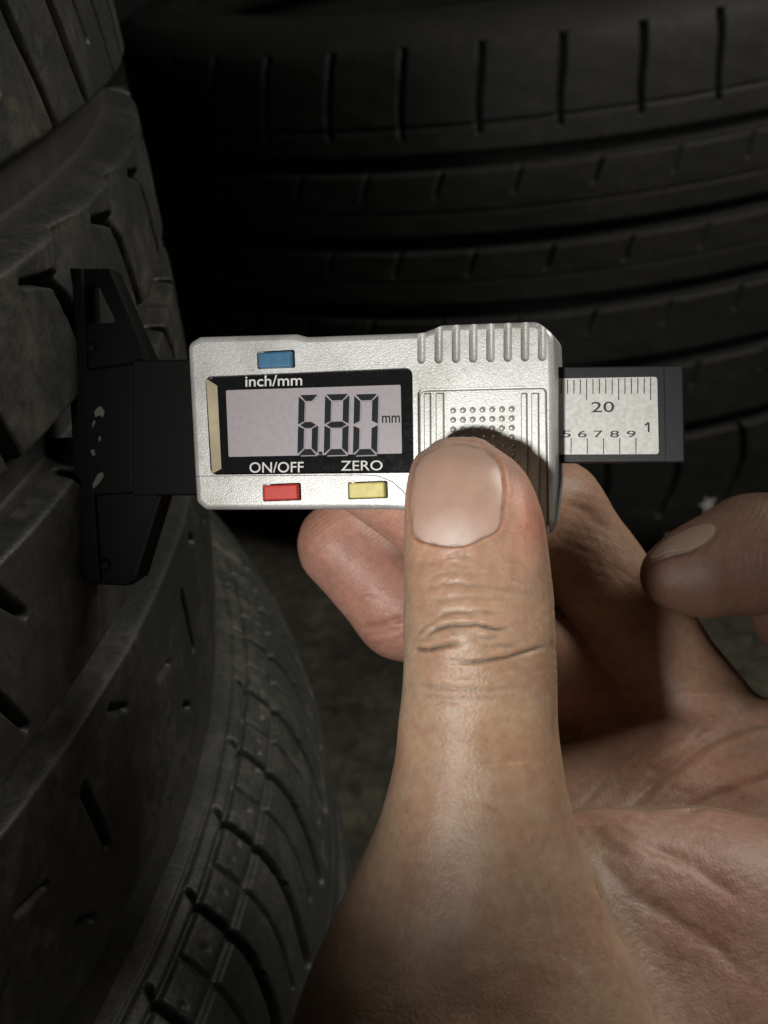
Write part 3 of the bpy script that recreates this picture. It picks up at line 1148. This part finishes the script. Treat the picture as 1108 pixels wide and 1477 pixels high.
# ---- the hand that holds the gauge
fld = Field((-42, -135, -75), (118, 28, 62), 1.15)
rows_px = [  # pixel row, left and right outline, centre depth z, half thickness
    (631, 650, 674, 15.0, 1.0), (634, 634, 693, 15.4, 2.4), (640, 615, 712, 16.0, 4.0), (650, 601, 729, 16.6, 5.6), (665, 592, 745, 17.3, 6.8), (690, 587, 762, 18.3, 7.6),
    (720, 584, 776, 19.3, 8.2), (760, 583, 787, 20.4, 8.8), (800, 582.5, 793, 21.2, 9.2), (850, 583, 797, 22.0, 9.7), (900, 583, 800, 22.6, 10.1), (950, 582, 801, 22.8, 10.2),
    (1000, 579, 802, 22.6, 10.2), (1050, 575, 805, 22.2, 10.4), (1100, 569, 810, 21.8, 11.0), (1150, 559, 819, 21.4, 12.0), (1200, 541, 832, 21.0, 13.2), (1250, 517, 850, 20.6, 14.6),
    (1300, 493, 872, 20.4, 16.0), (1350, 470, 895, 20.6, 17.4), (1400, 448, 915, 21.0, 18.5), (1477, 420, 945, 22.0, 20.0), (1600, 385, 985, 24.0, 21.5), (1800, 372, 1010, 28.0, 22.5), (2150, 372, 1010, 34.0, 22.5)]
rows = []
for py, l, r, z, b in rows_px:
    rows.append((hs(0, py, z)[1], hs(l, py, z)[0], hs(r, py, z)[0], z, b))
thumb = fld.sweep(rows)
# index finger: from the knuckle up behind the gauge, then back towards the left
idx_pts = [hs(1052, 1090, -32), hs(930, 925, -37), hs(796, 742, -34), hs(655, 760, -13), hs(532, 682, -8.5)]
index = fld.chain(idx_pts, [10.6, 10.0, 9.6, 8.4, 7.2], 3.0)
mid_pts = [hs(1010, 1160, -38), hs(850, 1010, -40), hs(700, 905, -30), hs(583, 878, -29), hs(494, 786, -28)]
middle = fld.chain(mid_pts, [10.5, 10.0, 9.6, 8.8, 8.2], 2.5)
ring = fld.chain([hs(1150, 1180, -40), hs(1010, 1120, -52), hs(880, 1060, -50), hs(840, 1110, -36)], [10.5, 9.8, 9.0, 8.0], 3.0)
palm = fld.chain([hs(800, 1190, -26), hs(960, 1150, -29), hs(1120, 1138, -28), hs(1330, 1150, -26)], [13.0, 14.2, 14.8, 15.5], 5.0)
palm2 = fld.chain([hs(800, 1300, -18), hs(1100, 1290, -20), hs(1330, 1300, -18)], [17.0, 18.0, 20.0], 6.0)
heel = fld.chain([hs(800, 1316, 3), hs(880, 1312, 2), hs(1000, 1312, 0), hs(1160, 1326, -2), hs(1330, 1350, -4)], [14.0, 14.6, 14.8, 15.0, 17.0], 5.0)
heel2 = fld.chain([hs(850, 1470, 3), hs(1050, 1480, 1), hs(1330, 1500, 0)], [19.0, 20.0, 22.0], 8.0)
wrist = fld.chain([hs(900, 1560, 4), hs(960, 1900, 12), hs(980, 2250, 20)], [24.0, 23.0, 23.0], 8.0)
vol = smin(heel, heel2, 9.0)
vol = smin(vol, wrist, 10.0)
vol = smin(thumb, vol, 4.2)
back = smin(smin(palm, palm2, 7.0), ring, 1.5)
back = smin(back, index, 2.0)
back = smin(back, middle, 0.9)
vol = smin(vol, back, 1.8)
del thumb, index, middle, ring, palm, palm2, heel, heel2, wrist, back
SKIN = skin_material('skin', 0.46, 0.45)
base = hs(700, 1800, 10)
hand = grow_hand('hand', vol, fld, 2, base, SKIN)
del vol
co, no = get_arrays(hand.data)
px, py = px_of(co)
front = no[:, 2] > 0.05
on_thumb = front & (co[:, 2] > 12) & (px > 560) & (px < 830) & (py < 1300)
disp = np.zeros(len(co))
cm = np.zeros(len(co))


def crease(pts, width, depth, mask, bulge=0.12):
    """fold in the skin along a pixel polyline; width and depth in mm"""
    global disp, cm
    d, t = poly_dist(px, py, pts)
    d = d * 0.1
    taper = np.clip(np.minimum(t, 1 - t) * 5, 0.15, 1)
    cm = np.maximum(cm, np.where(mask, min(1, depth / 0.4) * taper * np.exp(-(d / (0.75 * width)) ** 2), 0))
    disp += np.where(mask, -depth * taper * np.exp(-(d / width) ** 2) + bulge * depth * taper * np.exp(-((d - 2.4 * width) / (1.3 * width)) ** 2), 0)

for pts, w, dp in [
        ([(597, 932), (604, 936), (618, 937), (640, 932), (672, 926)], 0.34, 0.55),
        ([(612, 921), (628, 908), (650, 902), (690, 901), (715, 908), (738, 905)], 0.34, 0.42),
        ([(655, 955), (690, 954), (730, 948), (765, 938), (795, 928)], 0.34, 0.38),
        ([(622, 895), (650, 884), (690, 882), (720, 885)], 0.4, 0.14), ([(600, 918), (612, 905), (632, 895)], 0.3, 0.15),
        ([(590, 985), (640, 992), (700, 996), (770, 985)], 0.5, 0.12), ([(600, 1003), (660, 1008), (740, 1004)], 0.5, 0.10),
        ([(620, 868), (670, 862), (740, 866)], 0.45, 0.09), ([(600, 852), (650, 842), (700, 846), (770, 858)], 0.45, 0.09),
        ([(610, 835), (650, 826), (710, 830)], 0.45, 0.08), ([(640, 806), (660, 800), (680, 803)], 0.35, 0.12),
        ([(680, 915), (702, 920), (720, 918)], 0.3, 0.15), ([(690, 935), (720, 930), (745, 932)], 0.3, 0.12), ([(700, 1160), (712, 1168), (722, 1165)], 0.4, 0.12)]:
    crease(pts, w, dp, on_thumb)
# fine cross wrinkles over the joint, following its curve
wr = np.sin((py + 0.00065 * (px - 690) ** 2 + 6 * np.sin(px * 0.045) + 3 * np.sin(px * 0.13 + 1)) * 0.52)
amp = np.exp(-((py - 925) / 75) ** 2) * (0.6 + 0.4 * np.sin(px * 0.06 + py * 0.03))
disp += np.where(on_thumb, 0.02 * amp * wr, 0)
wr2 = np.sin((py - 0.0009 * (px - 650) ** 2 + 5 * np.sin(px * 0.05 + 2)) * 0.75)
disp += np.where(on_thumb, 0.012 * np.exp(-((py - 815) / 25) ** 2) * wr2, 0)
# many faint, short skin lines: across the thumb's joint, below the nail, over the palm
def fine_lines(n, cx, cy, sx, sy, ang, spread, ln, width, depth, mask):
    global disp
    ii_ = np.where(mask)[0]
    for _ in range(n):
        x0, y0 = rng.normal(cx, sx), rng.normal(cy, sy)
        a = ang + rng.normal(0, spread)
        L = ln * rng.uniform(0.5, 1.4)
        bend = rng.normal(0, 0.10) * L
        pts = [(x0 - math.cos(a) * L / 2, y0 - math.sin(a) * L / 2), (x0 + math.sin(a) * bend, y0 - math.cos(a) * bend), (x0 + math.cos(a) * L / 2, y0 + math.sin(a) * L / 2)]
        sub = ii_[(np.abs(px[ii_] - x0) < L * 0.6 + 8) & (np.abs(py[ii_] - y0) < L * 0.6 + 8)]
        if not len(sub):
            continue
        d, t = poly_dist(px[sub], py[sub], pts)
        d = d * 0.1
        w = width * rng.uniform(0.7, 1.3)
        disp[sub] -= depth * rng.uniform(0.4, 1.3) * np.clip(np.minimum(t, 1 - t) * 4, 0, 1) * np.exp(-(d / w) ** 2)

fine_lines(110, 690, 915, 55, 42, 0.0, 0.22, 70, 0.28, 0.06, on_thumb)
fine_lines(45, 690, 1010, 60, 40, 0.0, 0.25, 60, 0.30, 0.05, on_thumb)
fine_lines(45, 660, 815, 45, 12, 0.0, 0.25, 45, 0.26, 0.06, on_thumb)
fine_lines(110, 690, 1240, 80, 90, 0.5, 0.9, 35, 0.30, 0.022, front & (py > 1080) & (px < 900))
# gentle unevenness of knuckle and sinew
disp += np.where(on_thumb, 0.45 * np.exp(-((py - 918) / 45) ** 2 - ((px - 700) / 70) ** 2), 0)
disp += np.where(front & (py > 1100) & (px < 900), 0.8 * np.exp(-(((px - 735) + 0.18 * (py - 1100)) / 45) ** 2) * np.exp(-((py - 1270) / 150) ** 2), 0)
lump = np.sin(co[:, 0] * 0.42 + 1.3 * np.sin(co[:, 1] * 0.21)) * np.sin(co[:, 1] * 0.37 + 0.7) * np.sin(co[:, 2] * 0.33 + 0.4)
disp += 0.14 * lump
# palm folds
deep = front & (co[:, 2] < 14) & (px > 790) & (py > 1000) & (py < 1190)
for pts, w, dp in [([(900, 1175), (950, 1120), (1020, 1070), (1070, 1045), (1140, 1035)], 0.9, 0.9), ([(960, 1185), (1040, 1145), (1110, 1120), (1160, 1110)], 0.8, 0.7),
                   ([(1000, 1105), (1060, 1082), (1120, 1060)], 0.7, 0.5), ([(840, 1110), (900, 1090), (960, 1050)], 0.9, 0.4)]:
    crease(pts, w, dp, deep)
heelm = front & (co[:, 2] > -8) & (px > 810) & (py > 1165)
for pts, w, dp in [([(850, 1215), (885, 1255), (925, 1290), (960, 1340)], 2.0, 0.25), ([(842, 1180), (880, 1222), (930, 1248)], 1.2, 0.3), ([(870, 1185), (940, 1225), (1000, 1240)], 0.8, 0.3),
                   ([(900, 1280), (960, 1320), (1040, 1370), (1080, 1420)], 1.0, 0.2), ([(930, 1215), (1000, 1250), (1070, 1300)], 0.9, 0.22), ([(850, 1260), (880, 1310), (900, 1380)], 0.9, 0.3)]:
    crease(pts, w, dp, heelm)
fine_lines(90, 985, 1290, 80, 75, 0.65, 0.35, 110, 0.45, 0.028, heelm)
fine_lines(60, 985, 1290, 80, 75, -0.7, 0.4, 60, 0.4, 0.02, heelm)
fine_lines(60, 960, 1100, 80, 40, -0.6, 0.3, 90, 0.5, 0.08, deep)
wr3 = np.sin(px * 0.20 + py * 0.33 + 4 * np.sin(px * 0.021) + 2 * np.sin(py * 0.05))
disp += np.where(heelm, 0.012 * wr3 * (0.5 + 0.5 * np.sin(px * 0.043 - py * 0.06)), 0)
# finger folds behind
backm = front & (co[:, 2] < 4)
crease([(520, 905), (545, 903), (566, 897), (590, 888)], 0.6, 0.55, backm)
crease([(528, 915), (556, 912), (580, 905)], 0.45, 0.25, backm)
crease([(815, 722), (850, 742), (880, 770)], 0.7, 0.2, backm)
wr4 = np.sin((py - px * 0.45 + 5 * np.sin(px * 0.03)) * 0.42)
disp += np.where(backm & (px > 800) & (py < 840), 0.02 * wr4 * np.exp(-((px - 850) / 50) ** 2), 0)
disp += np.where(backm & (px < 600) & (py < 800), 0.03 * np.sin((px * 0.75 + py) * 0.8), 0)

fine_lines(60, 870, 780, 45, 50, 0.6, 0.25, 60, 0.45, 0.035, backm)
fine_lines(40, 560, 905, 25, 22, -0.2, 0.3, 45, 0.35, 0.07, backm)

# nail bed: skin sunk under the plate, folds raised round it
nail_px = [(600, 672), (596, 700), (594, 735), (597, 768), (608, 780), (640, 788), (668, 787), (697, 776), (718, 762), (724, 735), (725, 700), (719, 670), (703, 652), (678, 642), (650, 640), (620, 650)]
nail_r = smooth_loop(nail_px)
tip = front & (co[:, 2] > 13) & (py < 840) & (px > 570) & (px < 830)
ins = inside(px, py, nail_r)
nd, _ = poly_dist(px, py, nail_r + [nail_r[0]])
nd = nd * 0.1
free = np.clip((660 - py) / 14, 0, 1)          # no fold at the free edge
disp += np.where(tip & ins, -0.75 * sstep(0.0, 0.9, nd), 0)
disp += np.where(tip & ~ins, (0.42 * np.exp(-(nd - 0.25) ** 2 / 0.9) - 0.35 * np.exp(-(nd / 0.22) ** 2)) * (1 - free) * sstep(588, 612, px + 0.4 * np.maximum(py - 755, 0)), 0)
disp += np.where(tip & ~ins & (px > 720), 0.35 * np.exp(-((px - 752) / 20) ** 2 - ((py - 730) / 55) ** 2), 0)
co_flat = co.copy()
co = co + no * disp[:, None]

# colours of the skin itself
col = np.tile(np.array([0.42, 0.298, 0.212]), (len(co), 1))


def blend(w, c):
    global col
    w = np.clip(w, 0, 1)[:, None]
    col = col * (1 - w) + np.array(c) * w

blend(on_thumb * np.exp(-((py - 700) / 95) ** 2) * 0.8, (0.52, 0.315, 0.24))
blend(tip * np.exp(-((px - 765) / 25) ** 2 - ((py - 740) / 70) ** 2) * 0.7, (0.62, 0.30, 0.22))
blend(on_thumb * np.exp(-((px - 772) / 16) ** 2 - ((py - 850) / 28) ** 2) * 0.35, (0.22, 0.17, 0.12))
blend((co[:, 2] < 4) * (px < 620) * 0.85, (0.53, 0.30, 0.245))
blend((co[:, 2] < 4) * (px > 780) * (py < 1040) * 0.6, (0.50, 0.29, 0.20))
blend(heelm * 0.65 * sstep(835, 930, px - 0.25 * (py - 1180)), (0.68, 0.42, 0.345))
blend(deep * 0.6, (0.58, 0.355, 0.27))
blend(on_thumb * np.exp(-(((px - 700) / 60) ** 2)) * np.exp(-((py - 1060) / 80) ** 2) * 0.35, (0.50, 0.36, 0.22))
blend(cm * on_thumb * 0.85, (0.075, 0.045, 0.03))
blend(cm * backm * (px < 620) * 0.4, (0.30, 0.12, 0.08))
blend(tip * ~ins * np.exp(-((nd - 0.1) / 0.28) ** 2) * (1 - free) * 0.55, (0.28, 0.12, 0.075))
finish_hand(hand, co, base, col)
tag(hand, 'hand pinching the silver gauge, thumb with short nail pressed on its grip pad', 'hand')

NAIL = nail_material('fingernail', None)


def nail_col(x, y):
    c = np.tile(np.array([0.50, 0.325, 0.255]), (len(x), 1))
    def mixin(w, k):
        nonlocal c
        w = np.clip(w, 0, 1)[:, None]
        c = c * (1 - w) + np.array(k) * w
    mixin(np.exp(-((x - 655) / 42) ** 2 - ((y - 778) / 30) ** 2) * 0.85, (0.74, 0.61, 0.55))  # pale lunula; a whitish highlight is mixed into the same patch of colour
    mixin(np.exp(-((x - 640) / 30) ** 2 - ((y - 668) / 20) ** 2) * 0.3, (0.56, 0.33, 0.25))
    mixin(np.exp(-((x - 690) / 30) ** 2 - ((y - 690) / 28) ** 2) * 0.4, (0.50, 0.35, 0.26))
    mixin(np.clip((650 - y) / 8, 0, 1) * 0.7, (0.40, 0.29, 0.21))
    de, _ = poly_dist(x, y, nail_r + [nail_r[0]])
    mixin(np.exp(-(de / 2.2) ** 2) * (0.45 + 0.3 * np.sin(x * 0.21 + y * 0.13)), (0.20, 0.11, 0.075))
    return c

make_nail(hand, co_flat, base, nail_px, 0.02, 0.28, 0.55, nail_col, NAIL, lambda c: c[:, 2] > 13)

# ---- fingers of a second, darker hand reaching in from the right
fld2 = Field((28, -52, -78), (190, 112, 36), 0.95)
f1 = fld2.chain([hs(968, 830, -20), hs(1010, 822, -20.5), hs(1085, 800, -22), hs(1200, 782, -26), hs(1360, 800, -34), hs(1520, 880, -36)], [5.4, 7.9, 10.0, 10.2, 11.0, 12.5], 3.0)
f2 = fld2.chain([hs(1140, 888, -32), hs(1200, 895, -33), hs(1350, 900, -36), hs(1520, 920, -40)], [7.0, 9.0, 10.5, 12.5], 3.0)
shade_forearm = fld2.chain([hs(1400, 900, -36), hs(1480, 760, -36), hs(1630, 470, -26), hs(1850, 80, -17)], [15, 22, 23, 21], 3.0)  # unseen forearm, added and placed so that it shades the palm
vol2 = smin(smin(f1, f2, 1.2), shade_forearm, 4.0)
SKIN2 = skin_material('darker_skin', 0.55, 0.3, 1.0)
base2 = hs(1450, 940, -36)
hand2 = grow_hand('hand', vol2, fld2, 2, base2, SKIN2)
co, no = get_arrays(hand2.data)
px, py = px_of(co)
front = no[:, 2] > -0.3
disp = np.zeros(len(co))
cm = np.zeros(len(co))
wr = np.sin((px * 1.0 + py * 0.32 + 6 * np.sin(py * 0.05)) * 0.62)
disp += np.where((px > 1030) & (py < 850), 0.03 * wr * np.clip((px - 1030) / 40, 0, 1) * np.exp(-((py - 760) / 60) ** 2), 0)
nail2_px = [(938, 806), (952, 787), (975, 772), (1000, 761), (1022, 756), (1031, 760), (1026, 774), (1008, 788), (985, 792), (960, 798)]
crease([(928, 824), (945, 809), (970, 800), (990, 796), (1010, 790)], 0.4, 0.5, no[:, 2] > 0)
crease([(1010, 790), (1028, 776), (1036, 760)], 0.4, 0.35, no[:, 2] > 0)
co_flat = co.copy()
co = co + no * disp[:, None]
col = np.tile(np.array([0.125, 0.074, 0.052]), (len(co), 1))
blend(np.exp(-((px - 940) / 40) ** 2) * 0.5, (0.13, 0.066, 0.045))
finish_hand(hand2, co, base2, col)
tag(hand2, 'darker fingers reaching in from the right edge behind the holding hand', 'hand')
make_nail(hand2, co_flat, base2, nail2_px, 0.10, 0.15, 0.35, lambda x, y: np.tile(np.array([0.185, 0.13, 0.098]), (len(x), 1)), NAIL, lambda c: c[:, 2] > -30)

# ---- small white star-shaped scrap stuck to the far tyre's lower shoulder
PAPER = plain('white_scrap', (0.62, 0.61, 0.57), 0.8, 0, 900, 0.3, 0.0004)
def scrap(name, px0, py0, pts, label, thick=0.0012):
    d = Vector(to_world(hs(px0, py0, 0))) - Vector(CAM)
    hit = None
    org = Vector(CAM)
    # where the sight line meets the far tyre's shoulder (its upright cylinder)
    c = np.array([0.1479, 0.9498])
    dd = np.array(d.normalized())
    r = 0.2953 - 0.0070
    a = dd[:2] @ dd[:2]
    b = -2 * dd[:2] @ c
    q = c @ c - r * r
    t = (-b - math.sqrt(b * b - 4 * a * q)) / (2 * a)
    for _ in range(6):                       # follow the crown of the tread
        zrel = abs((np.array(CAM) + dd * t)[2] - (CAM_H - 0.2470)) * 1000 / 149
        r = 0.2953 - (7.0 * zrel ** 2.6 + 4.5 * (1 - math.sqrt(1 - min(0.97, max(0, (zrel - 0.86) / 0.14)) ** 2))) * 0.001
        q = c @ c - r * r
        t = (-b - math.sqrt(b * b - 4 * a * q)) / (2 * a)
    p = np.array(CAM) + dd * t
    nrm = Vector((p[0] - c[0], p[1] - c[1], 0)).normalized()
    tan = Vector((-nrm.y, nrm.x, 0))
    V = []
    for x, y in pts:
        V.append(Vector(p) + tan * x + Vector((0, 0, 1)) * y + nrm * thick)
    n = len(V)
    V2 = [v - nrm * thick * 1.6 for v in V]
    allv = [v - Vector(p) for v in V + V2]
    o = mesh_obj(name, allv, [tuple(range(n)), tuple(range(2 * n - 1, n - 1, -1))] + [(i, n + i, n + (i + 1) % n, (i + 1) % n) for i in range(n)], PAPER)
    o.location = p
    tag(o, label, 'scrap')
    return o
star = []
for k in range(10):
    a = math.pi / 2 + k * math.pi / 5 + 0.2
    r = (0.0062 + 0.0012 * math.sin(k * 2.3)) if k % 2 == 0 else 0.0024
    star.append((r * math.cos(a), r * math.sin(a)))
scrap('paper_scrap', 1020, 727, star, 'small white star-shaped scrap stuck on the far tyre above the dark finger')
scrap('paper_scrap', 964, 773, [(0.0022 * math.cos(k * 1.05), 0.0018 * math.sin(k * 1.05)) for k in range(6)], 'tiny pale crumb on the far tyre beside the index finger')
